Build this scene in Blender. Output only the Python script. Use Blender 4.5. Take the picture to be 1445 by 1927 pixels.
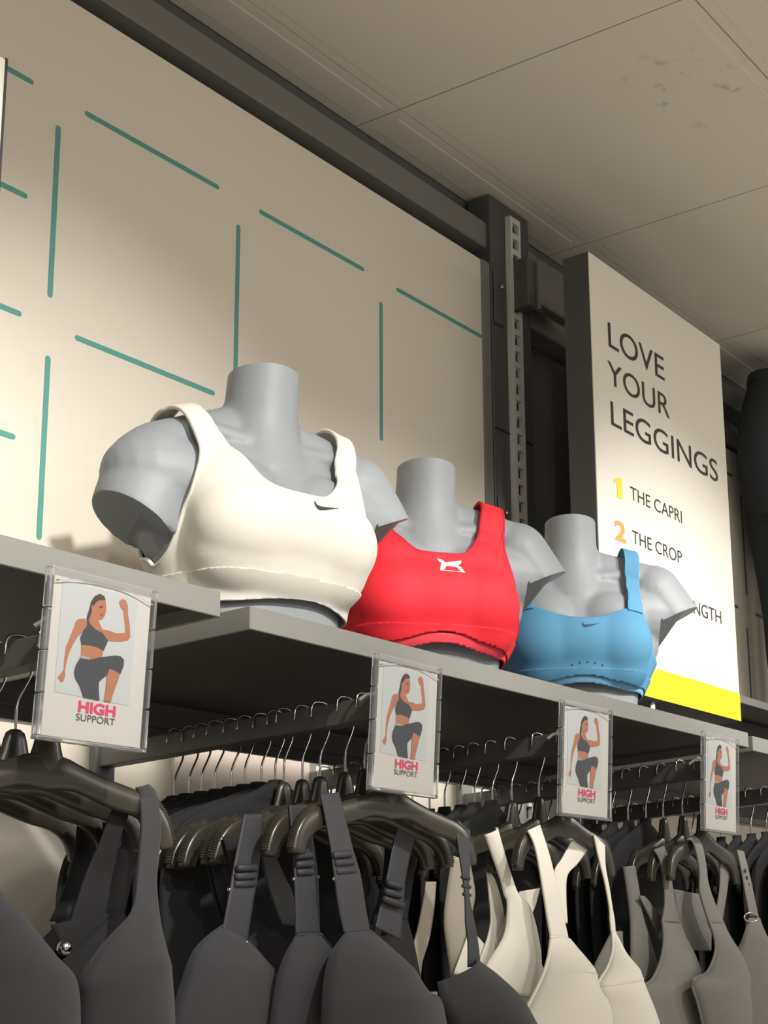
import bpy, bmesh, math, random
from mathutils import Vector, Matrix
from mathutils.bvhtree import BVHTree
random.seed(7)
for o in list(bpy.data.objects): bpy.data.objects.remove(o)
sc = bpy.context.scene
C = sc.collection
PI = math.pi

# ------------------------------------------------------------------ camera
W_IMG, H_IMG = 1445.0, 1927.0
PX, PY, F = 1501.4, 1211.75, 2833.72          # the picture is an off-centre crop: principal point and focal length in pixels
RR = ((0.44364531, -0.89389717, -0.06423927), (0.17291062, 0.15570807, -0.97255175), (0.87936384, 0.42036037, 0.22364347))
EYE = Vector((0, 0, 1.45))
right, down, fwd = (Vector(r) for r in RR)
cam_d = bpy.data.cameras.new('camera')
cam = bpy.data.objects.new('camera', cam_d); C.objects.link(cam)
m = Matrix.Identity(4)
for i in range(3):
    m[i][0], m[i][1], m[i][2], m[i][3] = right[i], -down[i], -fwd[i], EYE[i]
cam.matrix_world = m
cam_d.sensor_fit = 'HORIZONTAL'; cam_d.sensor_width = 36.0
cam_d.lens = F / W_IMG * 36.0
cam_d.shift_x = (W_IMG / 2 - PX) / W_IMG
cam_d.shift_y = (PY - H_IMG / 2) / W_IMG
cam_d.clip_start = 0.05; cam_d.clip_end = 60
sc.camera = cam

# ------------------------------------------------------------------ light
def lin(c): return c / 12.92 if c <= 0.04045 else ((c + 0.055) / 1.055) ** 2.4
def rgb(r, g, b): return (lin(r / 255), lin(g / 255), lin(b / 255), 1.0)

world = bpy.data.worlds.new('world'); sc.world = world
world.use_nodes = True
world.node_tree.nodes['Background'].inputs[0].default_value = (1.0, 0.95, 0.89, 1)
world.node_tree.nodes['Background'].inputs[1].default_value = 0.52

def spot(name, loc, target, power, angle, blend, radius, col=(1.0, 0.93, 0.82)):
    d = bpy.data.lights.new(name, 'SPOT'); d.energy = power; d.spot_size = math.radians(angle); d.spot_blend = blend
    d.shadow_soft_size = radius; d.color = col
    o = bpy.data.objects.new(name, d); C.objects.link(o)
    o.location = loc
    o.rotation_euler = (Vector(target) - Vector(loc)).to_track_quat('-Z', 'Y').to_euler()
    return o
for i, (x, tx, tz, p, an) in enumerate(((0.15, 0.70, 1.86, 260, 40), (0.95, 1.35, 1.84, 265, 40), (1.75, 2.10, 1.76, 200, 36), (2.20, 2.75, 1.88, 280, 35))):
    spot('track_spot', (x, -0.40, 3.06), (tx, 1.79, tz), p, an, 1.0, 0.05, (1.0, .965, .91))
for i, (x, y) in enumerate(((1.2, -2.9), (4.2, -2.4), (5.6, -0.6), (-1.2, -2.4))):
    d = bpy.data.lights.new('ceiling_panel_light', 'AREA'); d.shape = 'RECTANGLE'; d.size = 1.2; d.size_y = .6; d.energy = 72; d.color = (1.0, .965, .91)
    o = bpy.data.objects.new('ceiling_panel_light', d); C.objects.link(o); o.location = (x, y, 3.13)
sc.view_settings.view_transform = 'Standard'
sc.view_settings.look = 'None'
sc.view_settings.exposure = -0.22
sc.view_settings.gamma = 1.0
sc.view_settings.use_curve_mapping = False

# ------------------------------------------------------------------ helpers
def at(x, y, Y):
    """point of the place seen at photo pixel (x, y), on the plane that lies Y metres in front of the camera's wall-parallel plane"""
    r = right * ((x - PX) / F) + down * ((y - PY) / F) + fwd
    return EYE + r * (Y / r.y)

def mat(name, col, rough=0.6, metal=0.0, noise=0.0, nscale=40.0, bump=0.0, bscale=300.0, spec=0.5, sheen=0.0, **kw):
    M = bpy.data.materials.new(name); M.use_nodes = True
    nt = M.node_tree; b = nt.nodes['Principled BSDF']
    b.inputs['Base Color'].default_value = col
    b.inputs['Roughness'].default_value = rough
    b.inputs['Metallic'].default_value = metal
    b.inputs['Specular IOR Level'].default_value = spec
    if sheen: b.inputs['Sheen Weight'].default_value = sheen
    for k, v in kw.items(): b.inputs[k.replace('_', ' ')].default_value = v
    if noise or bump:
        tc = nt.nodes.new('ShaderNodeTexCoord')
    if noise:
        n = nt.nodes.new('ShaderNodeTexNoise'); n.inputs['Scale'].default_value = nscale; n.inputs['Detail'].default_value = 5
        nt.links.new(tc.outputs['Object'], n.inputs['Vector'])
        r = nt.nodes.new('ShaderNodeMapRange')
        r.inputs['To Min'].default_value = 1 - noise; r.inputs['To Max'].default_value = 1 + noise
        nt.links.new(n.outputs['Fac'], r.inputs['Value'])
        mx = nt.nodes.new('ShaderNodeMix'); mx.data_type = 'RGBA'; mx.blend_type = 'MULTIPLY'; mx.inputs['Factor'].default_value = 1
        mx.inputs['A'].default_value = col
        nt.links.new(r.outputs['Result'], mx.inputs['B'])
        nt.links.new(mx.outputs['Result'], b.inputs['Base Color'])
    if bump:
        n2 = nt.nodes.new('ShaderNodeTexNoise'); n2.inputs['Scale'].default_value = bscale; n2.inputs['Detail'].default_value = 2
        nt.links.new(tc.outputs['Object'], n2.inputs['Vector'])
        bp = nt.nodes.new('ShaderNodeBump'); bp.inputs['Strength'].default_value = bump; bp.inputs['Distance'].default_value = 0.001
        nt.links.new(n2.outputs['Fac'], bp.inputs['Height']); nt.links.new(bp.outputs['Normal'], b.inputs['Normal'])
    return M

M = {}
M['ceiling'] = mat('ceiling_board', rgb(216, 210, 198), 0.8, noise=0.03, nscale=2.5, bump=0.15, bscale=700)
M['void'] = mat('dark_void', rgb(38, 38, 40), 0.9)
M['floor'] = mat('floor_vinyl', rgb(208, 202, 192), 0.5, noise=0.06, nscale=6)
M['wall'] = mat('wall_dark_paint', rgb(104, 104, 104), 0.75, noise=0.05, nscale=5)
M['steel'] = mat('grey_powder_steel', rgb(122, 121, 116), 0.5, noise=0.05, nscale=18, bump=0.1, bscale=900)
M['steel_dark'] = mat('dark_powder_steel', rgb(84, 84, 84), 0.55, noise=0.05, nscale=18)
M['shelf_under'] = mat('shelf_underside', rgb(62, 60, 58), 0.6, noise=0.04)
M['rail'] = mat('rail_steel', rgb(82, 81, 78), 0.45, noise=0.05)
M['panel'] = mat('cream_wall_panel', rgb(226, 219, 205), 0.7, noise=0.02, nscale=3, bump=0.08, bscale=600)
M['teal'] = mat('teal_print', rgb(92, 158, 148), 0.6)
M['greendash'] = mat('grey_green_print', rgb(96, 118, 108), 0.6)
M['chrome'] = mat('chrome_wire', rgb(190, 190, 188), 0.18, 1.0)
M['bolt'] = mat('bolt_steel', rgb(170, 170, 168), 0.3, 1.0)
M['black'] = mat('black_plastic', rgb(28, 28, 28), 0.4)
M['mannequin'] = mat('mannequin_grey', rgb(139, 144, 148), 0.55, noise=0.015, nscale=8, bump=0.06, bscale=900)
M['white_knit'] = mat('white_knit', rgb(216, 211, 199), 0.85, bump=0.12, bscale=1500, sheen=0.15)
M['black_knit'] = mat('black_knit', rgb(50, 50, 53), 0.85, noise=0.05, nscale=60, bump=0.2, bscale=1500, sheen=0.1)
M['black_web'] = mat('black_webbing', rgb(50, 50, 54), 0.6, noise=0.05, nscale=90, bump=0.2, bscale=1800)
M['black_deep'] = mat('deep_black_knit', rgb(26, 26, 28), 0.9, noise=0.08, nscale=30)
M['grey_knit'] = mat('grey_knit', rgb(112, 109, 104), 0.85, noise=0.08, nscale=90, bump=0.2, bscale=1500, sheen=0.1)
M['red_knit'] = mat('red_knit', rgb(228, 32, 48), 0.75, bump=0.12, bscale=1500)
M['red_dark'] = mat('crimson_binding', rgb(190, 16, 44), 0.7)
M['red_light'] = mat('coral_lining', rgb(240, 70, 84), 0.8)
M['blue_knit'] = mat('blue_knit', rgb(82, 142, 178), 0.75, noise=0.03, nscale=120, bump=0.12, bscale=1500)
M['blue_light'] = mat('light_blue_lining', rgb(120, 178, 214), 0.8)
M['blue_dark'] = mat('dark_blue_print', rgb(36, 74, 104), 0.7)
M['sign_white'] = mat('sign_face', rgb(236, 232, 220), 0.55)
M['sign_side'] = mat('sign_side', rgb(78, 78, 78), 0.6)
M['ink'] = mat('dark_ink', rgb(52, 50, 48), 0.6)
M['yellow'] = mat('yellow_print', rgb(248, 232, 0), 0.55)
M['pale_yellow'] = mat('pale_yellow_print', rgb(240, 222, 80), 0.55)
M['orange'] = mat('orange_print', rgb(244, 160, 82), 0.55)
M['paper'] = mat('card_paper', rgb(190, 187, 181), 0.7, noise=0.02, nscale=60)
M['photo_bg'] = mat('photo_grey', rgb(178, 182, 182), 0.6)
M['skin'] = mat('print_skin', rgb(164, 104, 76), 0.6, noise=0.12, nscale=60)
M['hair'] = mat('print_hair', rgb(52, 38, 34), 0.6)
M['print_black'] = mat('print_charcoal', rgb(50, 52, 58), 0.6)
M['print_grey'] = mat('print_light_grey', rgb(150, 148, 148), 0.6)
M['magenta'] = mat('magenta_print', rgb(204, 44, 92), 0.6)
M['acrylic'] = mat('clear_acrylic', (0.95, 0.95, 0.97, 1), 0.06, Transmission_Weight=0.93, IOR=1.45)
M['hanger'] = mat('olive_black_plastic', rgb(52, 48, 40), 0.3, noise=0.06, nscale=30)
M['grip'] = mat('ribbed_grip', rgb(64, 60, 51), 0.35)
M['legging'] = mat('navy_black_legging', rgb(44, 50, 56), 0.75, noise=0.04)
M['lettering'] = mat('white_print', rgb(238, 226, 214), 0.6)
M['brown'] = mat('taupe_board', rgb(140, 130, 122), 0.7)
M['white_plastic'] = mat('white_plastic', rgb(228, 226, 218), 0.35)

def tag(o, label=None, cat=None, group=None, kind=None):
    if label: o['label'] = label
    if cat: o['category'] = cat
    if group: o['group'] = group
    if kind: o['kind'] = kind
    return o

def thing(name, label, cat, loc=(0, 0, 0), rotz=0.0, group=None, rot=None):
    o = bpy.data.objects.new(name, None); C.objects.link(o)
    o.empty_display_size = 0.02
    o.location = loc; o.rotation_euler = rot if rot else (0, 0, rotz)
    return tag(o, label, cat, group)

def obj(name, verts, faces, material, parent=None, smooth=False, mats=None):
    me = bpy.data.meshes.new(name)
    me.from_pydata([tuple(v) for v in verts], [], faces)
    me.update()
    me.materials.append(M[material] if isinstance(material, str) else material)
    if smooth:
        for p in me.polygons: p.use_smooth = True
    o = bpy.data.objects.new(name, me); C.objects.link(o)
    if parent: o.parent = parent
    return o

class MB:
    def __init__(s): s.v = []; s.f = []
    def add(s, v, f):
        n = len(s.v); s.v += [Vector(p) for p in v]; s.f += [tuple(i + n for i in q) for q in f]; return s
    def box(s, a, b, bev=0.0):
        a = Vector(a); b = Vector(b)
        lo = Vector([min(a[i], b[i]) for i in range(3)]); hi = Vector([max(a[i], b[i]) for i in range(3)])
        if bev > 0:
            bev = min(bev, 0.45 * min(hi - lo))
            bm = bmesh.new(); bmesh.ops.create_cube(bm, size=1)
            for q in bm.verts: q.co = Vector([lo[i] + (q.co[i] + .5) * (hi[i] - lo[i]) for i in range(3)])
            bmesh.ops.bevel(bm, geom=bm.edges[:], offset=bev, segments=1, affect='EDGES')
            bm.verts.index_update()
            s.add([q.co.copy() for q in bm.verts], [tuple(q.index for q in f.verts) for f in bm.faces]); bm.free()
            return s
        v = [(x, y, z) for x in (lo.x, hi.x) for y in (lo.y, hi.y) for z in (lo.z, hi.z)]
        return s.add(v, [(0, 1, 3, 2), (4, 6, 7, 5), (0, 4, 5, 1), (2, 3, 7, 6), (0, 2, 6, 4), (1, 5, 7, 3)])
    def tube(s, pts, r, n=8, closed=False, cap=True):
        pts = [Vector(p) for p in pts]; N = len(pts)
        rs = r if isinstance(r, (list, tuple)) else [r] * N
        base = len(s.v); up = None
        for i, p in enumerate(pts):
            a = pts[i - 1] if (i > 0 or closed) else pts[0]; b = pts[(i + 1) % N] if (i < N - 1 or closed) else pts[-1]
            t = (b - a)
            if t.length < 1e-9: t = Vector((0, 0, 1))
            t.normalize()
            if up is None:
                up = Vector((0, 0, 1)) if abs(t.z) < .9 else Vector((1, 0, 0))
            u = up - t * up.dot(t)
            if u.length < 1e-6: u = t.orthogonal()
            u.normalize(); up = u; w = t.cross(u)
            for k in range(n):
                c = 2 * PI * k / n
                s.v.append(p + (u * math.cos(c) + w * math.sin(c)) * rs[i])
        for i in range(N if closed else N - 1):
            j = (i + 1) % N
            for k in range(n):
                l = (k + 1) % n
                s.f.append((base + i * n + k, base + i * n + l, base + j * n + l, base + j * n + k))
        if cap and not closed:
            s.f.append(tuple(base + k for k in range(n - 1, -1, -1)))
            s.f.append(tuple(base + (N - 1) * n + k for k in range(n)))
        return s
    def sphere(s, c, r, n=12, m_=8):
        c = Vector(c); r = Vector(r) if not isinstance(r, (int, float)) else Vector((r, r, r))
        rows = []
        for i in range(1, m_):
            a = PI * i / m_
            rows.append([c + Vector((r.x * math.sin(a) * math.cos(2 * PI * k / n), r.y * math.sin(a) * math.sin(2 * PI * k / n), r.z * math.cos(a))) for k in range(n)])
        v = [c + Vector((0, 0, r.z))] + [p for q in rows for p in q] + [c - Vector((0, 0, r.z))]
        f = [(0, 1 + k, 1 + (k + 1) % n) for k in range(n)]
        for i in range(len(rows) - 1):
            for k in range(n):
                l = (k + 1) % n
                f.append((1 + i * n + k, 1 + (i + 1) * n + k, 1 + (i + 1) * n + l, 1 + i * n + l))
        e = len(v) - 1; b0 = 1 + (len(rows) - 1) * n
        f += [(b0 + k, e, b0 + (k + 1) % n) for k in range(n)]
        return s.add(v, f)
    def loft(s, rings, cap=True, closed=True):
        n = len(rings[0]); b = len(s.v)
        for r in rings: s.v += [Vector(p) for p in r]
        for i in range(len(rings) - 1):
            for k in range(n if closed else n - 1):
                l = (k + 1) % n
                s.f.append((b + i * n + k, b + i * n + l, b + (i + 1) * n + l, b + (i + 1) * n + k))
        if cap and closed:
            s.f.append(tuple(b + k for k in range(n - 1, -1, -1)))
            s.f.append(tuple(b + (len(rings) - 1) * n + k for k in range(n)))
        return s
    def build(s, name, material, parent=None, smooth=False):
        return obj(name, s.v, s.f, material, parent, smooth)

def boxo(name, a, b, material, parent=None, bev=0.0):
    return MB().box(a, b, bev).build(name, material, parent)

def solid(o, t, offset=0.0):
    md = o.modifiers.new('thickness', 'SOLIDIFY'); md.thickness = t; md.offset = offset
    return o

def spline(pts, n):
    """Catmull-Rom resampling of a polyline to n points, even in parameter"""
    P = [Vector(p) for p in pts]; k = len(P)
    out = []
    for i in range(n):
        u = i / (n - 1) * (k - 1); j = min(int(u), k - 2); t = u - j
        p0 = P[max(j - 1, 0)]; p1 = P[j]; p2 = P[j + 1]; p3 = P[min(j + 2, k - 1)]
        out.append(0.5 * ((2 * p1) + (p2 - p0) * t + (2 * p0 - 5 * p1 + 4 * p2 - p3) * t * t + (3 * p1 - p0 - 3 * p2 + p3) * t ** 3))
    return out

def copy_tree(o, parent=None):
    c = o.copy(); C.objects.link(c)
    if parent: c.parent = parent
    for ch in list(o.children): copy_tree(ch, c)
    return c

def text_mesh(body, bold=0.0):
    cu = bpy.data.curves.new('t', 'FONT'); cu.body = body; cu.size = 1.0; cu.offset = bold; cu.resolution_u = 6
    to = bpy.data.objects.new('t', cu); C.objects.link(to)
    dg = bpy.context.evaluated_depsgraph_get()
    me = bpy.data.meshes.new_from_object(to.evaluated_get(dg))
    v = [p.co.copy() for p in me.vertices]; f = [tuple(p.vertices) for p in me.polygons]
    bpy.data.objects.remove(to); bpy.data.curves.remove(cu); bpy.data.meshes.remove(me)
    x0 = min(p.x for p in v); x1 = max(p.x for p in v); z0 = min(p.y for p in v); z1 = max(p.y for p in v)
    return [((p.x - x0) / (x1 - x0), (p.y - z0) / (z1 - z0)) for p in v], f

def lettering(name, body, x0, x1, z0, z1, y, material, parent, bold=0.0):
    """flat printed word filling the box x0..x1, z0..z1 of a surface that faces -Y at y"""
    v, f = text_mesh(body, bold)
    return obj(name, [(x0 + a * (x1 - x0), y, z0 + b * (z1 - z0)) for a, b in v], f, material, parent)

# ------------------------------------------------------------------ the shop: floor, ceiling, wall
ZF = EYE.z
WALL, FRONT = 1.792, 1.27         # panel face and shelf front, metres from the camera's plane
CEIL = 1.70 + ZF
SH = 0.465 + ZF                   # shelf top
tag(boxo('floor', (-3, -4.5, -0.05), (8, 2.0, 0), 'floor'), kind='structure')
tag(boxo('wall_back', (-3, 1.86, 0), (8, 2.0, CEIL + 0.3), 'wall'), kind='structure')
ceil = boxo('ceiling', (-3, -4.5, CEIL + 0.02), (8, 1.86, CEIL + 0.06), 'void')
tag(ceil, kind='structure')
px_, py_ = 0.6355, 0.6505
xs = [2.035 + px_ * k for k in range(-6, 9)]
ys = [1.746 - py_ * k for k in range(0, 9)]
tile_mats = M['ceiling']
# smudges on one board: worn, shaped stains
def smudged():
    S = mat('ceiling_board_smudged', rgb(216, 210, 198), 0.8, bump=0.15, bscale=700)
    nt = S.node_tree; b = nt.nodes['Principled BSDF']
    tc = nt.nodes.new('ShaderNodeTexCoord')
    n = nt.nodes.new('ShaderNodeTexNoise'); n.inputs['Scale'].default_value = 26; n.inputs['Detail'].default_value = 4
    nt.links.new(tc.outputs['Object'], n.inputs['Vector'])
    r1 = nt.nodes.new('ShaderNodeMapRange'); r1.inputs['From Min'].default_value = .58; r1.inputs['From Max'].default_value = .68
    nt.links.new(n.outputs['Fac'], r1.inputs['Value'])
    vd = nt.nodes.new('ShaderNodeVectorMath'); vd.operation = 'DISTANCE'; vd.inputs[1].default_value = (2.27, 1.225, CEIL)
    sp = nt.nodes.new('ShaderNodeVectorMath'); sp.operation = 'MULTIPLY'; sp.inputs[1].default_value = (1, 1, 1)
    nt.links.new(tc.outputs['Object'], vd.inputs[0])
    r2 = nt.nodes.new('ShaderNodeMapRange'); r2.inputs['From Min'].default_value = .05; r2.inputs['From Max'].default_value = .17
    r2.inputs['To Min'].default_value = 1; r2.inputs['To Max'].default_value = 0
    nt.links.new(vd.outputs['Value'], r2.inputs['Value'])
    mu = nt.nodes.new('ShaderNodeMath'); mu.operation = 'MULTIPLY'
    nt.links.new(r1.outputs[0], mu.inputs[0]); nt.links.new(r2.outputs[0], mu.inputs[1])
    m2 = nt.nodes.new('ShaderNodeMath'); m2.operation = 'MULTIPLY'; m2.inputs[1].default_value = .45
    nt.links.new(mu.outputs[0], m2.inputs[0])
    mx = nt.nodes.new('ShaderNodeMix'); mx.data_type = 'RGBA'
    mx.inputs['A'].default_value = rgb(216, 210, 198); mx.inputs['B'].default_value = rgb(120, 112, 98)
    nt.links.new(m2.outputs[0], mx.inputs['Factor']); nt.links.new(mx.outputs['Result'], b.inputs['Base Color'])
    return S
smudge = smudged()
def ceiling_board(x0, x1, y0, y1, mtl):
    g, e, h = 0.0014, 0.022, 0.0012
    x0 += g; x1 -= g; y0 += g; y1 -= g
    z1 = CEIL + 0.02; z0 = CEIL
    o1 = [(x0, y0), (x1, y0), (x1, y1), (x0, y1)]; i1 = [(x0 + e, y0 + e), (x1 - e, y0 + e), (x1 - e, y1 - e), (x0 + e, y1 - e)]
    i2 = [(x0 + e * 1.1, y0 + e * 1.1), (x1 - e * 1.1, y0 + e * 1.1), (x1 - e * 1.1, y1 - e * 1.1), (x0 + e * 1.1, y1 - e * 1.1)]
    v = [(x, y, z1) for x, y in o1] + [(x, y, z0 + h) for x, y in o1] + [(x, y, z0 + h) for x, y in i1] + [(x, y, z0) for x, y in i2]
    f = [(0, 1, 2, 3)]
    for lo in (0, 4, 8):
        for k in range(4):
            l = (k + 1) % 4
            f.append((lo + k, lo + 4 + k, lo + 4 + l, lo + l))
    f.append((15, 14, 13, 12))
    return obj('ceiling_panel', v, f, mtl, ceil)
for i in range(len(xs) - 1):
    for j in range(len(ys) - 1):
        ceiling_board(xs[i], xs[i + 1], ys[j + 1], ys[j], smudge if (abs(xs[i] - 2.035) < .01 and j == 0) else M['ceiling'])
    ceiling_board(xs[i], xs[i + 1], ys[0], 1.858, M['ceiling'])

# rails, uprights and lower boards that belong to the wall
XU = 2.43                                       # upright between the two bays
tag(boxo('trim_1', (-1.2, 1.800, 1.572 + ZF), (XU - 0.03, 1.86, 1.632 + ZF), 'steel', bev=.003), kind='structure')
tag(boxo('trim_2', (XU + 0.03, 1.80, 1.572 + ZF), (5.0, 1.86, 1.632 + ZF), 'steel', bev=.003), kind='structure')
tag(boxo('trim_3', (XU + 0.03, 1.80, 1.45 + ZF), (5.0, 1.86, 1.50 + ZF), 'steel', bev=.003), kind='structure')
tag(boxo('trim_4', (-1.2, 1.79, 0.415 + ZF), (5.0, 1.86, 0.44 + ZF), 'steel', bev=.002), kind='structure')

def wall_panel(label, x0, x1, z0, z1, dashes, dmat):
    t = thing('wall_panel', label, 'wall panel', (x0, WALL, z0 + ZF))
    boxo('board', (0, 0, 0), (x1 - x0, 0.03, z1 - z0), 'panel', t, bev=.001)
    for (a, b, c, d) in dashes:          # a rounded stroke of print from (a, b) to (c, d) on the board, metres
        r = 0.0042; p = []
        hor = abs(c - a) > abs(d - b)
        ends = ((a, b, PI / 2 if hor else PI), (c, d, -PI / 2 if hor else 0)) if hor else ((a, b, 0), (c, d, PI))
        lo, hi = (min(a, c), max(a, c)) if hor else (min(b, d), max(b, d))
        for (cc, st) in ((hi, -PI / 2), (lo, PI / 2)):
            for k in range(7):
                an = st + PI * k / 6
                u, w = cc + r * math.cos(an), r * math.sin(an)
                p.append((u, b + w) if hor else (a - w, u))
        n = len(p)
        obj('dash', [(x - x0, -0.0006, z - z0) for x, z in p] + [(x - x0, 0.0002, z - z0) for x, z in p],
            [tuple(range(n))] + [(k, k + n, (k + 1) % n + n, (k + 1) % n) for k in range(n)], dmat, t)
    return t
D1 = [(1.386, 1.357, 1.637, 1.357), (1.733, 1.356, 1.982, 1.356), (2.079, 1.354, 2.33, 1.354), (1.387, .992, 1.638, .992),
      (1.339, 1.308, 1.339, 1.041), (1.684, 1.305, 1.684, 1.03), (2.032, 1.305, 2.032, 1.037), (1.341, .943, 1.341, .678),
      (1.04, 1.358, 1.291, 1.358), (1.04, 1.175, 1.291, 1.175), (1.04, .993, 1.292, .993), (1.04, .81, 1.293, .81),
      (1.684, .943, 1.684, .70), (.995, 1.308, .995, 1.041), (.995, .943, .995, .678)]
wp = wall_panel('big cream wall panel printed with teal dashes behind the three busts', -1.0, 2.357, 0.45, 1.53, D1, 'teal')
boxo('edge_strip', (2.357 + 1.0 - 0.022, -0.004, 0), (2.357 + 1.0 + .004, 0.03, 1.08), 'steel', wp, bev=.001)
D2 = [(3.452, 1.31, 3.452, 1.038), (3.443, .938, 3.443, .60), (3.12, 1.358, 3.405, 1.358), (3.12, .99, 3.395, .99), (3.50, 1.358, 3.75, 1.358), (3.50, .99, 3.75, .99)]
wall_panel('cream panel with thin grey dashes, far right beyond the leggings sign', 2.75, 4.6, 0.45, 1.43, D2, 'greendash')
# lower wall boards seen under the shelves
boxo('board', (0, 0, 0), (2.357 + 1, .03, .60), 'panel', thing('lower_wall_panel', 'cream wall board under the shelves behind the hanging bras', 'wall panel', (-1.0, WALL + .01, -0.18 + ZF)))
boxo('board', (0, 0, 0), (2.2, .03, .60), 'panel', thing('lower_wall_panel', 'cream wall board low at the right, behind the grey bras', 'wall panel', (2.52, WALL + .01, -0.18 + ZF)))

M['led'] = mat('led_diffuser', rgb(255, 246, 228), .5, Emission_Color=(1, .95, .86, 1), Emission_Strength=14.0)  # glow of unseen strips, added to brighten the wall under the shelves
for lb_, x0, x1 in (('thin light strip under the left shelf near the wall', .2, 1.17), ('thin light strip under the shelf with the busts near the wall', 1.24, 2.40)):
    ls = thing('light_strip', lb_, 'light strip', (x0, 1.735, .4155 + ZF))
    boxo('diffuser', (0, .004, -.010), (x1 - x0, .010, 0), 'led', ls)
    boxo('housing', (0, -.003, -.012), (x1 - x0, .004, .004), 'steel_dark', ls)
tb = thing('backing_board', 'taupe board on the wall behind the hooks under the nearest bust', 'board', (1.56, 1.765, .10 + ZF))
boxo('board', (0, 0, 0), (.27, .006, .31), 'brown', tb)
# slotted upright
up = thing('slotted_upright', 'dark grey slotted metal upright between the wall panel and the leggings sign', 'upright', (XU, 1.79, ZF))
boxo('post', (-0.062, 0.0, -1.4), (0.075, 0.06, 1.695), 'steel_dark', up, bev=.002)
zt, pitch = 1.665, 0.0372
st = MB()
sx0, sx1 = -0.010, 0.026
st.box((sx0, -0.014, -0.2), (sx0 + 0.008, 0.0, zt)); st.box((sx1 - 0.008, -0.014, -0.2), (sx1, 0.0, zt))
k = 0
while zt - k * pitch > -0.15:
    st.box((sx0 + .008, -0.014, zt - k * pitch - 0.013), (sx1 - .008, 0.0, zt - k * pitch)); k += 1
st.build('slot_strip', mat('bright_slot_steel', rgb(214, 212, 205), 0.45), up)
boxo('slot_backing', (sx0 + .004, -0.003, -0.2), (sx1 - .004, -0.001, zt), 'void', up)
for (z0, z1) in ((1.40, 1.52), (0.86, 1.02)):
    pl = boxo('bolt_plate', (-0.058, -0.006, z0), (-0.024, 0.0, z1), 'steel_dark', up, bev=.003)
for z in (1.487, 0.915, 0.985):
    MB().sphere((-0.036, -0.008, z), (.006, .005, .006), 10, 6).build('bolt', 'bolt', up, True)
boxo('joint_plate', (-0.06, -0.002, 1.165), (0.07, 0.0, 1.168), 'void', up)
br = thing('upright_bracket', 'grey box bracket hooked in the upright, left of the leggings sign', 'bracket', (2.44, 1.75, 1.45 + ZF))
boxo('plate', (-0.012, -0.012, 0.0), (0.022, 0.035, 0.113), 'steel_dark', br, bev=.003)
boxo('lip', (0.016, -0.02, 0.0), (0.022, -0.01, 0.113), 'steel', br, bev=.001)
boxo('arm', (0.022, 0.004, 0.03), (0.17, 0.03, 0.095), 'steel', br, bev=.002)

# ------------------------------------------------------------------ shelves
def shelf(label, x0, x1, top, depth=0.50, lip=0.027, y0=FRONT):
    t = thing('shelf', label, 'shelf', (x0, y0, top + ZF))
    L = x1 - x0
    boxo('board', (0.002, 0.002, -0.012), (L - .002, depth, -0.0002), 'shelf_under', t)
    boxo('front_lip', (0.0006, 0, -lip), (L - 0.0006, 0.0035, 0.0005), 'steel', t, bev=.0008)
    for (a, b) in ((0, 0.0035), (L - 0.0035, L)):
        boxo('side_lip', (a, 0.0008, -lip), (b, depth, 0.0005), 'steel', t, bev=.0008)
    boxo('back_channel', (0.004, depth - .05, -0.045), (L - .004, depth, -0.012), 'steel_dark', t)
    return t
shelf('grey metal shelf carrying the three busts', 1.2228, 2.420, 0.4653)
shelf('grey metal shelf at the left edge, above the largest support card', -0.05, 1.180, 0.4725, lip=.029)
shelf('grey metal shelf end at the far right beside the leggings sign', 2.438, 3.64, 0.4615)
hs = shelf('short grey shelf high at the far right under the dark legging form', 2.98, 4.4, 0.672, depth=.18, lip=.018, y0=1.60)

# ------------------------------------------------------------------ busts
def ring(cx, cy, z, a, bf, bb, n=40, p=2.3):
    out = []
    for k in range(n):
        t = 2 * PI * k / n; c, s_ = math.cos(t), math.sin(t)
        x = a * math.copysign(abs(c) ** (2 / p), c); y = (bb if s_ > 0 else bf) * math.copysign(abs(s_) ** (2 / p), s_)
        out.append((cx + x, cy + y, z))
    return out

def capsule(mb, a, b, ra, rb, sy=1.0, n=20):
    a = Vector(a); b = Vector(b); t = (b - a).normalized()
    u = Vector((0, 1, 0)); u = (u - t * u.dot(t)).normalized(); w = t.cross(u)
    rings = []
    L = (b - a).length
    prof = [(-math.sin(q) * ra, math.cos(q) * ra) for q in (1.45, 1.1, .75, .35)] + [(L * k / 5, ra + (rb - ra) * k / 5) for k in range(6)] + [(L + math.sin(q) * rb, math.cos(q) * rb) for q in (.35, .75, 1.1, 1.45)]
    for d, r in prof:
        rings.append([a + t * d + (u * math.cos(2 * PI * k / n) * sy + w * math.sin(2 * PI * k / n)) * r for k in range(n)])
    mb.loft(rings)

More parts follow.
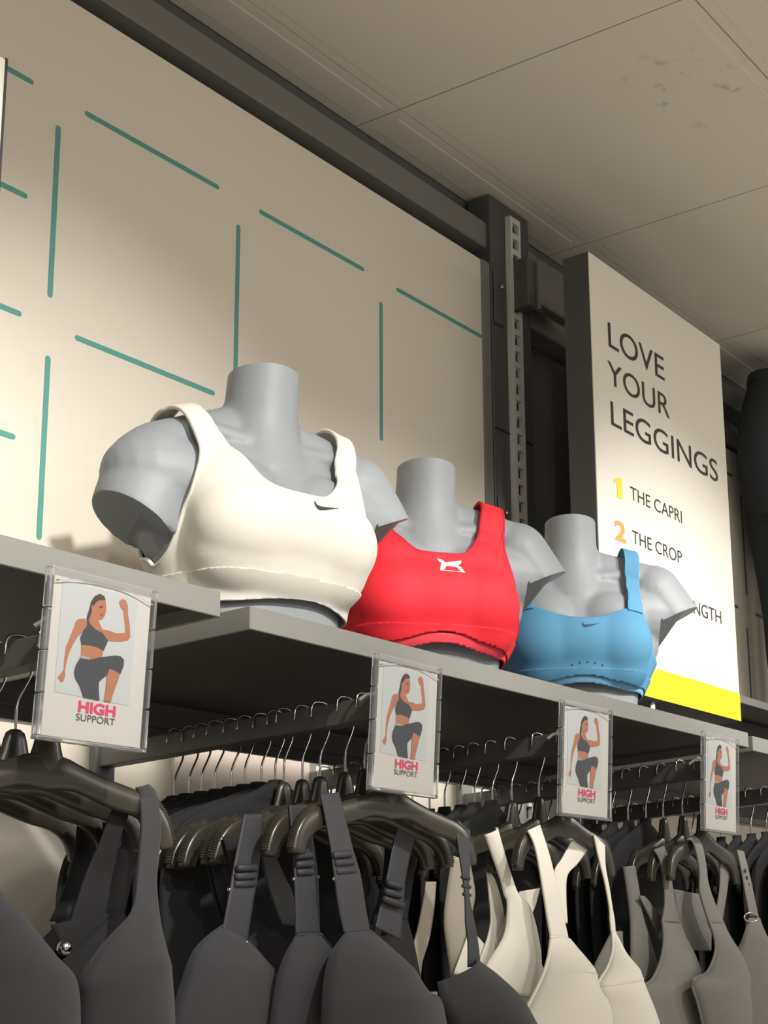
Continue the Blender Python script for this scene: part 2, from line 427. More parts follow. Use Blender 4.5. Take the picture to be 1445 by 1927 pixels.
ARMS = {-1: (Vector((-.141, .012, .236)), Vector((-.169, .008, .154)), Vector((-.56, 0, -.83)).normalized()),
        1: (Vector((.152, .012, .268)), Vector((.186, .008, .216)), Vector((.42, 0, -.907)).normalized())}
def body_parts(mono):
    mb = MB()
    S = [(-.02, .118, .090, .088), (.02, .113, .086, .086), (.06, .114, .086, .088), (.10, .122, .090, .092), (.15, .136, .094, .098), (.20, .150, .090, .102),
         (.240, .156, .078, .098), (.268, .146, .064, .088), (.290, .112, .050, .072), (.308, .072, .040, .054)]
    mb.loft([ring(0, .012, z, a, bf, bb) for z, a, bf, bb in S])
    for sgn in (-1, 1):
        mb.sphere((sgn * .063, -.066, .158), (.062, .050, .058), 24, 16)           # bust
        mb.sphere((sgn * .058, -.046, .190), (.066, .044, .068), 24, 16)
        mb.sphere((sgn * .060, -.050, .130), (.060, .050, .058), 24, 16)
        capsule(mb, (sgn * .02, .018, .315), (sgn * .135, .014, .256 + (.026 if sgn > 0 else 0)), .044, .048)   # trapezius to shoulder
        if not mono:                                                            # upper arm, cut off square; the left arm is carried higher
            A, B, N = ARMS[sgn]; T0 = (B - A).normalized(); rings = []
            for q in range(9):
                t_ = q / 8; c_ = A.lerp(B, t_); t = T0.lerp(N, t_ ** 2).normalized(); u = Vector((0, 1, 0)); w = t.cross(u).normalized(); rr = .058 - .003 * t_
                rg = []
                for k in range(24):
                    d = u * (rr * math.cos(2 * PI * k / 24)) + w * (rr * (1 + .06 * t_) * math.sin(2 * PI * k / 24))
                    d -= N * (.40 * t_ * max(0.0, -d.x * sgn - .012))          # the inner side runs into the torso
                    rg.append(c_ + d)
                rings.append(rg)
            mb.loft(rings)
            mb.sphere(A, .0585, 24, 14)
        capsule(mb, (sgn * .10, .01, .225), (sgn * .148, .01, .226), .066, .060)
        capsule(mb, (sgn * .080, .014, .11), (sgn * .112, .012, .18), .050, .052)    # side under the arm
        if not mono:
            capsule(mb, (sgn * .016, -.034, .286), (sgn * .11, -.024, .297), .013, .012)   # collar bone
    if mono:
        mb.sphere((0, -.062, .160), (.112, .054, .062), 32, 20)
        mb.sphere((0, -.048, .190), (.105, .046, .066), 32, 20)
        mb.sphere((0, -.052, .125), (.110, .050, .060), 32, 20)
    rings = []
    for z, r, y in ((.25, .080, .016), (.275, .071, .014), (.295, .062, .010), (.315, .0545, .006), (.335, .0500, .002), (.36, .0475, -.002), (.39, .0465, -.006), (.43, .046, -.010)):
        rings.append([(r * math.cos(2 * PI * k / 28), y + r * 1.04 * math.sin(2 * PI * k / 28), z) for k in range(28)])
    mb.loft(rings)
    return mb

def remeshed(mb, voxel, iters):
    o = mb.build('tmp', 'mannequin')
    r = o.modifiers.new('r', 'REMESH'); r.mode = 'VOXEL'; r.voxel_size = voxel; r.use_smooth_shade = True
    s_ = o.modifiers.new('s', 'SMOOTH'); s_.factor = .5; s_.iterations = iters
    dg = bpy.context.evaluated_depsgraph_get()
    me = bpy.data.meshes.new_from_object(o.evaluated_get(dg))
    bpy.data.objects.remove(o)
    return me

def cut(bm, co, no, sel):
    fs = [f for f in bm.faces if sel(f.calc_center_median())]
    geom = list({v for f in fs for v in f.verts}) + list({e for f in fs for e in f.edges}) + fs
    bmesh.ops.bisect_plane(bm, geom=geom, plane_co=co, plane_no=no, clear_outer=True, dist=1e-5)
    ed = [e for e in bm.edges if e.is_boundary]
    fill = bmesh.ops.holes_fill(bm, edges=ed, sides=0)
    for f in fill['faces']:
        f.smooth = False
        for e in f.edges: e.smooth = False

bme = remeshed(body_parts(False), .0042, 7)
bm = bmesh.new(); bm.from_mesh(bme)
for f in bm.faces: f.smooth = True
for sgn in (-1, 1):
    A, B, N = ARMS[sgn]
    cut(bm, B - N * .0045, N, lambda c, s=sgn, b=B: c.x * s > abs(b.x) - .028 and c.z < .31)
cut(bm, Vector((0, 0, .397)), Vector((0, .10, 1)).normalized(), lambda c: c.z > .35)
cut(bm, Vector((0, 0, .0)), Vector((0, 0, -1)), lambda c: c.z < .05)
bm.to_mesh(bme); bm.free()
bme.materials.clear(); bme.materials.append(M['mannequin']); bme.name = 'bust_body'

mono = remeshed(body_parts(True), .0045, 34)
mono.calc_loop_triangles()
BV = [v.co.copy() for v in mono.vertices]
BN = [v.normal.copy() for v in mono.vertices]
BT = [tuple(t.vertices) for t in mono.loop_triangles]
mono_tree = BVHTree.FromPolygons(BV, BT)
def smooth_normal(i): return BN[BT[i][0]] + BN[BT[i][1]] + BN[BT[i][2]]

def clip(g, off):
    """the piece of the bust surface where g > 0, lifted off the bust by off(p)"""
    val = [g(p) for p in BV]
    vs = []; idx = {}; fs = []
    def keep(i):
        if i not in idx:
            idx[i] = len(vs); vs.append(BV[i] + BN[i] * off(BV[i]))
        return idx[i]
    def mid(i, j):
        k = (min(i, j), max(i, j))
        if k not in idx:
            i, j = k; t = val[i] / (val[i] - val[j]); p = BV[i].lerp(BV[j], t); n = BN[i].lerp(BN[j], t)
            idx[k] = len(vs); vs.append(p + n * off(p))
        return idx[k]
    for t in BT:
        s_ = [val[i] > 0 for i in t]
        if not any(s_): continue
        if all(s_): fs.append(tuple(keep(i) for i in t)); continue
        poly = []
        for a in range(3):
            i, j = t[a], t[(a + 1) % 3]
            if s_[a]: poly.append(keep(i))
            if s_[a] != s_[(a + 1) % 3]: poly.append(mid(i, j))
        fs.append(tuple(poly))
    return vs, fs

def loops(vs, fs):
    cnt = {}
    for f in fs:
        for a in range(len(f)):
            e = (f[a], f[(a + 1) % len(f)]); k = (min(e), max(e)); cnt[k] = cnt.get(k, 0) + 1
    nb = {}
    for (a, b), c in cnt.items():
        if c == 1: nb.setdefault(a, []).append(b); nb.setdefault(b, []).append(a)
    seen = set(); out = []
    for s0 in nb:
        if s0 in seen: continue
        l = [s0]; seen.add(s0); cur = s0
        while True:
            nx = [q for q in nb[cur] if q not in seen]
            if not nx: break
            cur = nx[0]; seen.add(cur); l.append(cur)
        if len(l) > 30: out.append([vs[i] for i in l])
    return out

def smooth_loop(l, it=6, step=2):
    for _ in range(it):
        l = [(l[i - 1] + l[i] * 2 + l[(i + 1) % len(l)]) / 4 for i in range(len(l))]
    return l[::step]

def front(x, z, lift):
    """point on the draped bust front above local (x, z)"""
    h = mono_tree.ray_cast(Vector((x, -.5, z)), Vector((0, 1, 0)))
    n = smooth_normal(h[2]).normalized() if h[0] else None
    return (h[0] + n * lift) if h[0] else Vector((x, -.12, z))

def decal(name, poly, material, parent, lift, sub=2):
    """flat print: polygon in local (x, z) laid on the bra front"""
    bm = bmesh.new()
    f = bm.faces.new([bm.verts.new((x, 0, z)) for x, z in poly])
    bmesh.ops.triangulate(bm, faces=[f])
    bmesh.ops.subdivide_edges(bm, edges=bm.edges[:], cuts=sub, use_grid_fill=True)
    bmesh.ops.triangulate(bm, faces=bm.faces[:])
    bm.verts.index_update()
    v = [front(q.co.x, q.co.z, lift) for q in bm.verts]; fc = [tuple(q.index for q in f.verts) for f in bm.faces]
    bm.free()
    return obj(name, v, fc, material, parent)

def pw(x, pts):
    if x <= pts[0][0]: return pts[0][1]
    for (a, b), (c, d) in zip(pts, pts[1:]):
        if x <= c:
            t = (x - a) / (c - a); t = t * t * (3 - 2 * t) * .5 + t * .5
            return b + (d - b) * t
    return pts[-1][1]

def bra_g(neck_z, neck_w, neck_p, arm_f, arm_b, bottom, back_neck=.17):
    def g(p):
        ax = abs(p.x); fr = p.y < .012
        nz = neck_z if fr else back_neck
        zn = nz + .115 * (ax / neck_w) ** neck_p
        a = (zn - p.z)
        if ax > neck_w * .8: a = max(a * .35, (ax - neck_w) * 1.0) if a < 0 else a
        xa = pw(p.z, arm_f if fr else arm_b)
        return min(a, xa - ax, p.z - bottom(p))
    return g

def bust(label, loc, rotz):
    t = thing('mannequin_bust', label, 'mannequin', loc, rotz, 'grey busts on the shelf')
    o = bpy.data.objects.new('body', bme); C.objects.link(o); o.parent = t
    return t

def lift(p): return .0055 + .008 * max(0.0, min(1.0, (p.z - .225) / .05))

def band_piece(name, g, z0, z1, off, material, parent, thick=.002):
    def gg(p): return min(g(p), z1 - p.z, p.z - z0(p) if callable(z0) else p.z - z0)
    v, f = clip(gg, lambda p: off)
    return solid(obj(name, v, f, material, parent, True), thick, 1)

def bindings(vs, fs, r, material, parent, lift=0.0, flt=lambda l: True):
    for l in loops(vs, fs):
        if not flt(l): continue
        l = smooth_loop(l)
        MB().tube(l, r, 6, closed=True).build('binding', material, parent, True)

ARM_F = [(.074, .20), (.088, .146), (.11, .134), (.13, .131), (.16, .128), (.20, .122), (.25, .115), (.30, .119), (.36, .125)]
ARM_B = [(.088, .20), (.105, .150), (.13, .135), (.16, .125), (.20, .118), (.25, .118), (.30, .124), (.36, .13)]

MAN = [((1.432, 1.475), -13), ((1.845, 1.535), -35), ((2.225, 1.515), -46)]
b1 = bust('grey bust nearest the camera, wearing the white bra', (*MAN[0][0], SH + .0006), math.radians(MAN[0][1]))
b2 = bust('grey bust in the middle, wearing the red bra', (*MAN[1][0], SH + .0006), math.radians(MAN[1][1]))
b3 = bust('grey bust at the right beside the leggings sign, wearing the blue bra', (*MAN[2][0], SH + .0006), math.radians(MAN[2][1]))

SWOOSH = [(-.500, .10), (-.49, .02), (-.47, -.06), (-.43, -.115), (-.37, -.135), (-.30, -.13), (-.15, -.085), (.1, 0.01), (.35, .10), (.5, .155), (.3, .115), (.05, .07), (-.2, .035), (-.33, .025), (-.40, .045), (-.44, .09), (-.455, .14), (-.45, .19), (-.48, .16)]

# white bra
t = thing('sports_bra', 'white scoop-neck sports bra with small dark logo on the nearest bust', 'sports bra', (*MAN[0][0], SH + .0006), math.radians(MAN[0][1]))
g = bra_g(.200, .099, 3.0, ARM_F, ARM_B, lambda p: .092)
v, f = clip(g, lift)
o = solid(obj('shell', v, f, 'white_knit', t, True), .002, 1)
bindings(v, f, .0032, 'white_knit', t)
gb = lambda p: 1.0
band_piece('underband', gb, lambda p: .066 + .008 * math.sin(p.x * 30 + 1) * max(0, min(1, -p.y / .05)), .099, .0085, 'white_knit', t)
decal('logo', [(.030 + x * .042, .186 + z * .036) for x, z in SWOOSH], 'ink', t, .0082)

# red bra
t = thing('sports_bra', 'red scoop-neck sports bra with dark red edging on the middle bust', 'sports bra', (*MAN[1][0], SH + .0006), math.radians(MAN[1][1]))
ARM_R = [(.10, .20), (.12, .145), (.15, .138), (.18, .128), (.21, .118), (.25, .110), (.30, .116), (.36, .12)]
g = bra_g(.228, .088, 4.0, ARM_R, ARM_B, lambda p: .108)
v, f = clip(g, lift)
solid(obj('shell', v, f, 'red_knit', t, True), .002, 1)
bindings(v, f, .0032, 'red_dark', t)
band_piece('underband', gb, lambda p: (.090 + .016 * math.exp(-(p.x / .06) ** 2)) if p.y < 0 else .090, .118, .0085, 'red_knit', t)
band_piece('hem_lining', gb, lambda p: (.079 + .012 * math.exp(-(p.x / .06) ** 2)) if p.y < 0 else .079, .104, .006, 'red_light', t)
UA = [(-.5, .5), (-.30, .40), (-.20, .16), (0, .12), (.20, .16), (.30, .40), (.5, .5), (.42, .16), (.27, 0), (.42, -.16), (.5, -.5), (.30, -.40), (.20, -.16), (0, -.12), (-.20, -.16), (-.30, -.40), (-.5, -.5), (-.42, -.16), (-.27, 0), (-.42, .16)]
decal('logo', [(.010 + x * .038,   .206 + z * .024) for x, z in UA], 'lettering', t, .0083)
decal('logo_line', [(-.008, .1935), (.030, .1935), (.030, .1946), (-.008, .1946)], 'lettering', t, .0083)

# blue bra with webbing straps
t = thing('sports_bra', 'blue sports bra with flat webbing strap on the right-hand bust', 'sports bra', (*MAN[2][0], SH + .0006), math.radians(MAN[2][1]))
ARM_S = [(.10, .20), (.13, .150), (.16, .132), (.185, .122), (.205, .112), (.225, .108), (.36, .10)]
def g(p):
    ax = abs(p.x)
    top = (.190 + .034 * min(1, ax / .095) ** 2.2) if p.y < .012 else .165
    return min(top - p.z, pw(p.z, ARM_S) - ax, p.z - .098)
v, f = clip(g, lift)
solid(obj('shell', v, f, 'blue_knit', t, True), .002, 1)
bindings(v, f, .0018, 'blue_knit', t)
band_piece('underband', gb, lambda p: (.084 + .012 * math.exp(-(p.x / .07) ** 2)) if p.y < 0 else .084, .108, .008, 'blue_knit', t)
band_piece('hem_lining', gb, lambda p: (.073 + .012 * math.exp(-(p.x / .07) ** 2)) if p.y < 0 else .073, .096, .0055, 'blue_light', t)
for sgn in (-1, 1):
    def gs(p, s=sgn):
        c = .094 + (.105 - .094) * max(0, min(1, (p.z - .21) / .1))
        return min(.0135 - abs(p.x * s - c), p.z - (.208 if p.y < .012 else .15))
    v, f = clip(gs, lambda p: lift(p) + .003)
    solid(obj('strap', v, f, 'blue_knit', t, True), .002, 1)
decal('logo', [(.012 + x * .032, .176 + z * .026) for x, z in SWOOSH], 'blue_dark', t, .0082)
for k in range(9):
    a = (k - 4) / 4
    x0, z0 = a * .052 + .005, .117 - .020 * a * a
    decal('vent_hole', [(x0 + .0017 * math.cos(q * PI / 3), z0 + .0017 * math.sin(q * PI / 3)) for q in range(6)], 'blue_dark', t, .0082, 0)

# ------------------------------------------------------------------ signs
YS = 1.55
def signbox(label, x0, x1, z0, z1, y0, depth):
    t = thing('sign_box', label, 'sign', (x0, y0, z0 + ZF))
    boxo('case', (0, .002, 0), (x1 - x0, depth, z1 - z0), 'sign_side', t, bev=.001)
    boxo('face', (0.001, 0, 0.001), (x1 - x0 - .001, .004, z1 - z0 - .001), 'sign_white', t, bev=.0008)
    return t
sx, sz = at(1107, 472, YS).x, at(1390, 1357, YS).z
ex, ez = at(1359, 650, YS).x, at(1107, 472, YS).z
ex = (ex + at(1390, 1357, YS).x) / 2
sg = signbox('tall white LOVE YOUR LEGGINGS sign with yellow foot strip', sx, ex, sz - ZF, ez - ZF, YS, .064)
def on_sign(name, body, p0, p1, cap, material, bold=0.0):
    """word from pixel p0 (lower left) to p1 (lower right), cap height in pixels at its left end"""
    a = at(*p0, YS); b = at(*p1, YS); c = at(p0[0], p0[1] - cap, YS)
    z = (a.z + b.z) / 2
    lettering(name, body, a.x - sx, b.x - sx, z - sz, z - sz + (c.z - a.z), -.0008, material, sg, bold)
on_sign('lettering', 'LOVE', (1145, 655), (1250, 715), 46, 'ink', .0)
on_sign('lettering', 'YOUR', (1144, 722), (1260, 788), 43, 'ink', .0)
on_sign('lettering', 'LEGGINGS', (1150, 803), (1351, 906), 45, 'ink', .0)
one = [(.35, 0), (1, 0), (1, 1), (.5, 1), (0, .80), (0, .62), (.35, .72)]
q0 = at(1156, 933, YS); q1 = at(1171, 938, YS); qh = at(1156, 895, YS).z - q0.z
obj('numeral', [(q0.x - sx + a * (q1.x - q0.x), -.0008, q0.z - sz + b * qh) for a, b in one], [tuple(range(7))], 'pale_yellow', sg)
on_sign('lettering', 'THE CAPRI', (1186, 940), (1283, 984), 24, 'ink', -.004)
on_sign('numeral', '2', (1157, 1016), (1178, 1023), 38, 'orange', .03)
on_sign('lettering', 'THE CROP', (1190, 1024), (1283, 1059), 24, 'ink', -.004)
on_sign('lettering', 'LENGTH', (1285, 1150), (1357, 1172), 25, 'ink', -.004)
zy0, zy1 = at(1390, 1357, YS).z - sz, at(1390, 1305, YS).z - sz
boxo('yellow_strip', (0.001, -0.0006, zy0 + .001), (ex - sx - .001, .001, zy1), 'yellow', sg)
# small stand foot under the sign
ft = thing('display_stand', 'small white and black stand under the leggings sign', 'sign stand', (2.60, 1.50, 0.4615 + ZF))
boxo('plate', (-.10, 0, 0.0), (-.02, .09, .006), 'white_plastic', ft, bev=.001)
boxo('block', (-.015, 0.0, 0.0), (.06, .08, .05), 'black', ft, bev=.002)
MB().tube([(-.02, .07, .006), (-.02, .07, sz - (0.4615 + ZF))], .006, 8).build('post', 'white_plastic', ft, True)

l0 = at(12, 113, 1.50)
lb = thing('poster_board', 'white poster board with thin dark edge at the left border of the picture', 'sign', (l0.x - .45, 1.50, l0.z - .62))
boxo('face', (0, 0, 0), (.449, .003, .62), 'sign_white', lb)
boxo('frame', (.4485, -.001, 0), (.4515, .010, .622), 'ink', lb)
boxo('backing', (0.001, .003, 0), (.4485, .009, .62), 'sign_side', lb)

# ------------------------------------------------------------------ leggings form at the right edge
lf = thing('legging_form', 'dark leggings on a lower-body form cut off by the right edge', 'mannequin', (3.505, 1.685, 0.672 + ZF + .001))
lg = MB()
lg.loft([ring(0, 0, z, a, b, b, 32, 2.1) for z, a, b in ((.46, .100, .07), (.50, .117, .078), (.60, .165, .085), (.68, .198, .088), (.742, .205, .085), (.80, .195, .08), (.88, .150, .075), (.94, .115, .07), (.96, .11, .07))])
for sg_ in (-1, 1):
    lg.loft([ring(sg_ * x, 0, z, a, b, b, 24, 2.0) for z, x, a, b in ((.0, .05, .032, .04), (.08, .052, .038, .048), (.18, .055, .044, .055), (.28, .058, .046, .056), (.38, .061, .050, .064), (.48, .066, .058, .074), (.56, .076, .066, .080))])
lg.build('leggings', 'legging', lf, True)
MB().loft([ring(0, 0, z, a, .072, .072, 32, 2.1) for z, a in ((.925, .124), (.93, .124), (.958, .115), (.962, .11))]).build('waistband', 'legging', lf, True)

# ------------------------------------------------------------------ rails and support cards
RAILS = [0.995, 1.45, 1.84, 2.245, 2.66]
RB, RT = 0.3645 + ZF, 0.3945 + ZF
WHERE = ['left edge of the picture', 'red-bra bust', 'blue-bra bust', 'leggings sign', 'far right edge']
for i, x in enumerate(RAILS):
    r = thing('hanging_rail', ['flat steel hanging rail at the left edge under the shelf', 'flat steel hanging rail under the nearest bust', 'flat steel hanging rail third from the left', 'flat steel hanging rail under the leggings sign', 'flat steel hanging rail at the far right edge'][i], 'rail', (x, 1.25, RB), group='rails under the shelves')
    boxo('bar', (-.011, 0.004, 0), (.011, .535, RT - RB), 'rail', r, bev=.0012)
    boxo('end_cap', (-.0115, 0, -.0005), (.0115, .0045, RT - RB + .0005), 'steel', r, bev=.001)
    boxo('wall_bracket', (-.016, .525, -.03), (.016, .54, RT - RB + .02), 'steel_dark', r, bev=.001)

sleeve = bpy.data.materials.new('clear_sleeve'); sleeve.use_nodes = True
nt = sleeve.node_tree; nt.nodes.clear()
ou = nt.nodes.new('ShaderNodeOutputMaterial'); mx = nt.nodes.new('ShaderNodeMixShader'); tr = nt.nodes.new('ShaderNodeBsdfTransparent'); gl = nt.nodes.new('ShaderNodeBsdfGlossy')
tr.inputs[0].default_value = (.96, .96, .96, 1); gl.inputs['Roughness'].default_value = .12
mx.inputs[0].default_value = .05
nt.links.new(tr.outputs[0], mx.inputs[1]); nt.links.new(gl.outputs[0], mx.inputs[2]); nt.links.new(mx.outputs[0], ou.inputs[0])
M['sleeve'] = sleeve

def cardmap(pts):
    out = []
    for u, v in pts:
        p = at(60 + u / 5.208, 1050 + v / 5.208, 1.235); z = p.z - ZF
        k = (z - .279) / (.440 - .279)
        out.append((p.x - (.938 + .0125 * k), z - .279))
    return out
CARD = {
 'photo_print': ('photo_bg', [(360, 232), (1088, 415), (975, 1440), (245, 1300)]),
 'arm_print': ('skin', [(500, 605), (560, 600), (590, 640), (570, 690), (520, 750), (490, 770), (440, 850), (400, 930), (375, 1010), (355, 1100), (358, 1150), (330, 1210), (310, 1210), (280, 1165), (310, 1130), (340, 1090), (350, 980), (370, 870), (410, 780), (450, 690), (470, 630)]),
 'raised_arm_print': ('skin', [(720, 705), (800, 718), (860, 742), (950, 738), (955, 700), (945, 600), (940, 530), (910, 490), (900, 440), (930, 415), (970, 430), (985, 480), (985, 560), (1000, 660), (1003, 780), (980, 812), (900, 825), (820, 822), (760, 810)]),
 'torso_print': ('skin', [(585, 610), (640, 560), (700, 590), (700, 640), (740, 720), (770, 800), (735, 915), (720, 975), (640, 1000), (515, 960), (520, 840), (540, 700)]),
 'head_print': ('skin', [(628, 470), (660, 425), (720, 410), (765, 430), (772, 490), (768, 540), (755, 580), (735, 605), (715, 613), (690, 600), (690, 650), (600, 640), (625, 580)]),
 'hair_print': ('hair', [(575, 605), (590, 555), (610, 500), (625, 440), (660, 390), (710, 365), (755, 388), (770, 430), (745, 425), (700, 428), (665, 455), (650, 480), (632, 470), (628, 540), (610, 590), (590, 615)]),
 'bra_print': ('print_black', [(580, 612), (598, 612), (606, 650), (660, 705), (730, 738), (755, 780), (780, 812), (765, 850), (735, 910), (690, 880), (600, 855), (520, 850), (510, 780), (545, 710), (580, 670)]),
 'waist_print': ('print_grey', [(508, 948), (598, 975), (590, 1008), (500, 985)]),
 'leg_print': ('skin', [(785, 1080), (892, 1128), (850, 1240), (810, 1340), (795, 1405), (725, 1391), (745, 1290), (762, 1140)]),
 'leggings_print': ('print_black', [(500, 980), (600, 995), (700, 972), (850, 955), (900, 965), (930, 1000), (925, 1060), (890, 1135), (840, 1100), (785, 1085), (760, 1140), (680, 1205), (675, 1270), (680, 1385), (525, 1352), (490, 1240), (450, 1170), (440, 1110), (460, 1040)]),
 'eye_print': ('hair', [(705, 487), (738, 482), (738, 492), (705, 498)]),
 'mouth_print': ('magenta', [(712, 560), (738, 556), (736, 570), (715, 574)]),
}
M['mouth'] = M['magenta']
CW, CH = .112, .1605
CLAB = ['largest HIGH SUPPORT card in a clear holder at the left', 'HIGH SUPPORT card in a clear holder below the white and red bras', 'HIGH SUPPORT card in a clear holder below the blue bra', 'smallest HIGH SUPPORT card in a clear holder near the right edge']
CX = [.941, 1.391, 1.781, 2.190]; CZ = [.2785, .270, .268, .2725]
first = None
for i in range(4):
    if first is None:
        t = thing('card_holder', CLAB[i], 'card holder', (CX[i], 1.241, CZ[i] + ZF), group='support cards on the rail ends', rot=(math.radians(3.4), 0, 0))
        pc = boxo('paper_card', (0, 0, 0), (CW, .0008, CH - .006), 'paper', t)
        k = 0
        for n, (mt, poly) in CARD.items():
            k += 1
            obj(n, [(x, -.0002 - .00012 * k, z) for x, z in cardmap(poly)], [tuple(range(len(poly)))], mt, pc)
        lettering('lettering', 'HIGH', .0375, .0800, .0268, .0380, -.0006, 'magenta', pc, .035)
        lettering('lettering', 'SUPPORT', .0360, .0800, .0185, .0252, -.0006, 'ink', pc, -.004)
        boxo('sleeve_front', (-.003, -.0040, -.001), (CW + .002, -.0034, CH), 'sleeve', t)
        boxo('sleeve_back', (-.003, .0016, -.001), (CW + .002, .0024, CH + .004), 'acrylic', t)
        for x0, x1 in ((-.0075, -.003), (CW + .002, CW + .0055)):
            sd = MB()
            for q in range(4):
                sd.box((x0, -.0042, q * .0412 - .001), (x1, .0046, q * .0412 + .0385), .0008)
            sd.build('sleeve_side', 'acrylic', t)
        boxo('sleeve_bottom', (-.0075, -.0042, -.0045), (CW + .0055, .0046, -.001), 'acrylic', t, bev=.0006)
        MB().tube(spline([(0, -.0030, .1490), (CW * .3, -.0030, .1555), (CW * .7, -.0030, .1555), (CW, -.0030, .1470)], 16), .0007, 5).build('sleeve_arch', 'acrylic', t, True)
        clipm = MB()
        clipm.box((.050, .003, .108), (.060, .012, .122), .001)
        clipm.box((.026, .018, .1165), (.062, .024, .1200), .0008)
        clipm.tube([(.028, .021, .119), (.016, .030, .117), (.010, .036, .110)], .0022, 6)
        clipm.build('clip', 'white_plastic', t)
        first = t
    else:
        t = copy_tree(first); t.location = (CX[i], 1.241, CZ[i] + ZF); t['label'] = CLAB[i]
        t.rotation_euler = (math.radians(3.4), 0, math.radians((1.0, -1.5, 1.0)[i - 1]))

# ------------------------------------------------------------------ hangers
def make_hanger(name, label, half, group):
    """origin on top of the rail; arms run along x, 4-part: hook, neck, bar, ribbed grips"""
    t = thing(name, label, 'hanger', group=group)
    z0 = -(RT - ZF)
    s_ = half / .16
    hook = [(-.0150, -.016), (-.0150, -.004), (-.0125, .0025), (-.006, .0052), (0, .0056), (.006, .0052), (.0125, .0025), (.0150, -.004), (.0150, -.022), (.0135, -.034), (.009, -.044), (.004, -.054), (.001, -.062), (0, -.072), (0, -.095)]
    MB().tube([(x, 0, z) for x, z in spline([(a, b, 0) for a, b in hook], 40) for x, z in [(x, z)]] if False else [(p.x, 0, p.y) for p in spline([(a, b, 0) for a, b in hook], 40)], .0015, 6).build('hook', 'chrome', t, True)
    rings = []
    for z, a, b in ((.250, .022, .006), (.265, .020, .0065), (.280, .0150, .0065), (.293, .0120, .006), (.300, .0095, .0055), (.303, .005, .004)):
        rings.append([(a * math.cos(2 * PI * k / 16), b * math.sin(2 * PI * k / 16), z + z0) for k in range(16)])
    MB().loft(rings).build('neck', 'hanger', t, True)
    top = [(0, .272), (.020, .272), (.04, .265), (.07, .256), (.10, .2495), (.125, .2435), (.143, .234), (.156, .219), (.163, .203), (.166, .188)]
    bot = [(0, .236), (.016, .238), (.034, .238), (.062, .230), (.09, .2225), (.112, .219), (.128, .212), (.138, .203), (.142, .195), (.145, .186)]
    T = spline([(a * s_, b, 0) for a, b in top], 22); B = spline([(a * s_, b, 0) for a, b in bot], 22)
    rings = []
    def rg(a, b, sg):
        c = (a + b) / 2; h = (a - b) / 2
        q = []
        for k in range(12):
            an = 2 * PI * k / 12
            cc, ss = math.cos(an), math.sin(an)
            p = c + h * math.copysign(abs(cc) ** .6, cc)
            q.append((sg * p.x, .0062 * math.copysign(abs(ss) ** .6, ss), p.y + z0))
        return q
    for a, b in reversed(list(zip(T, B))): 
        q = rg(a, b, -1); rings.append(q)
    for a, b in list(zip(T, B))[1:]: rings.append(rg(a, b, 1))
    MB().loft(rings).build('bar', 'hanger', t, True)
    for sg in (-1, 1):
        pts = spline([(p.x * sg, 0, p.y + z0 - .0005) for p in T[12:21]], 41)
        MB().tube(pts, [.0052 if k % 2 else .0030 for k in range(41)], 7).build('grip', 'grip', t, False)
    return t

HG = {}
def hanger(i, y, half, label, dx=0.0, rz=0.0, ry=0.0, group=None):
    g = group or 'clothes hangers on the rails'
    if half not in HG:
        t = make_hanger('clothes_hanger', label, half, g); HG[half] = t
    else:
        t = copy_tree(HG[half]); t['label'] = label; t['group'] = g
    t.location = (RAILS[i] + dx, y, RT + .0010); t.rotation_euler = (0, ry, rz)
    return t

# ------------------------------------------------------------------ hanging bras
LAST = []
def panel(name, A, B, material, parent, bulge=0.0, thick=.002, rows=28, cols=12, bshape=None):
    """cloth between the two edges A and B (lists of (pixel x, pixel y, distance)); bulge lifts its middle towards the aisle"""
    a = spline([at(*p) for p in A], rows); b = spline([at(*p) for p in B], rows)
    base = parent.location
    v = []; f = []
    for i in range(rows):
        t = i / (rows - 1)
        bb = bulge * (bshape(t) if bshape else 1)
        for j in range(cols):
            s_ = j / (cols - 1)
            p = a[i].lerp(b[i], s_)
            p.y -= bb * math.sin(PI * s_) ** .8 if 0 < s_ < 1 else 0
            v.append(p - base)
    for i in range(rows - 1):
        for j in range(cols - 1):
            f.append((i * cols + j, (i + 1) * cols + j, (i + 1) * cols + j + 1, i * cols + j + 1))
    LAST.append(solid(obj(name, v, f, material, parent, True), thick, 0))
    return LAST[-1]

def seam(name, pts, r, material, parent, n=40):
    p = spline([at(*q) for q in pts], n)
    return MB().tube([q - parent.location for q in p], r, 6).build(name, material, parent, True)

def cloth_line(name, cloth, cells, r, material, parent, cols, lift=.002):
    def vt(i, j):
        k = int(i); a = cloth.data.vertices[k * cols + j].co
        return a if k == i else a.lerp(cloth.data.vertices[(k + 1) * cols + j].co, i - k)
    v = [vt(i, j) + Vector((0, -lift, 0)) for i, j in cells]
    return MB().tube(spline(v, max(12, len(v))), r, 6).build(name, material, parent, True)

def S2(x, y): return (0 + x / 3.44, 1380 + y / 3.44)          # readings taken from enlarged details of the photograph
def S3(x, y): return (300 + x / 3.141, 1440 + y / 3.141)
def S4(x, y): return (640 + x / 3.284, 1440 + y / 3.284)
def S5(x, y): return (980 + x / 3.107, 1480 + y / 3.107)
def pts(S, L, Y):
    n = len(L)
    return [(*S(*p), Y if not isinstance(Y, (tuple, list)) else Y[0] + (Y[1] - Y[0]) * min(1, 1.6 * i / (n - 1))) for i, p in enumerate(L)]
def cupshape(t0): return lambda t: max(0.0, min(1.0, (t - t0) / .28)) ** 1.2

def bra(name, label, i, y, cat='sports bra', group=None):
    return thing(name, label, cat, (RAILS[i], y, 0.15 + ZF), group=group)

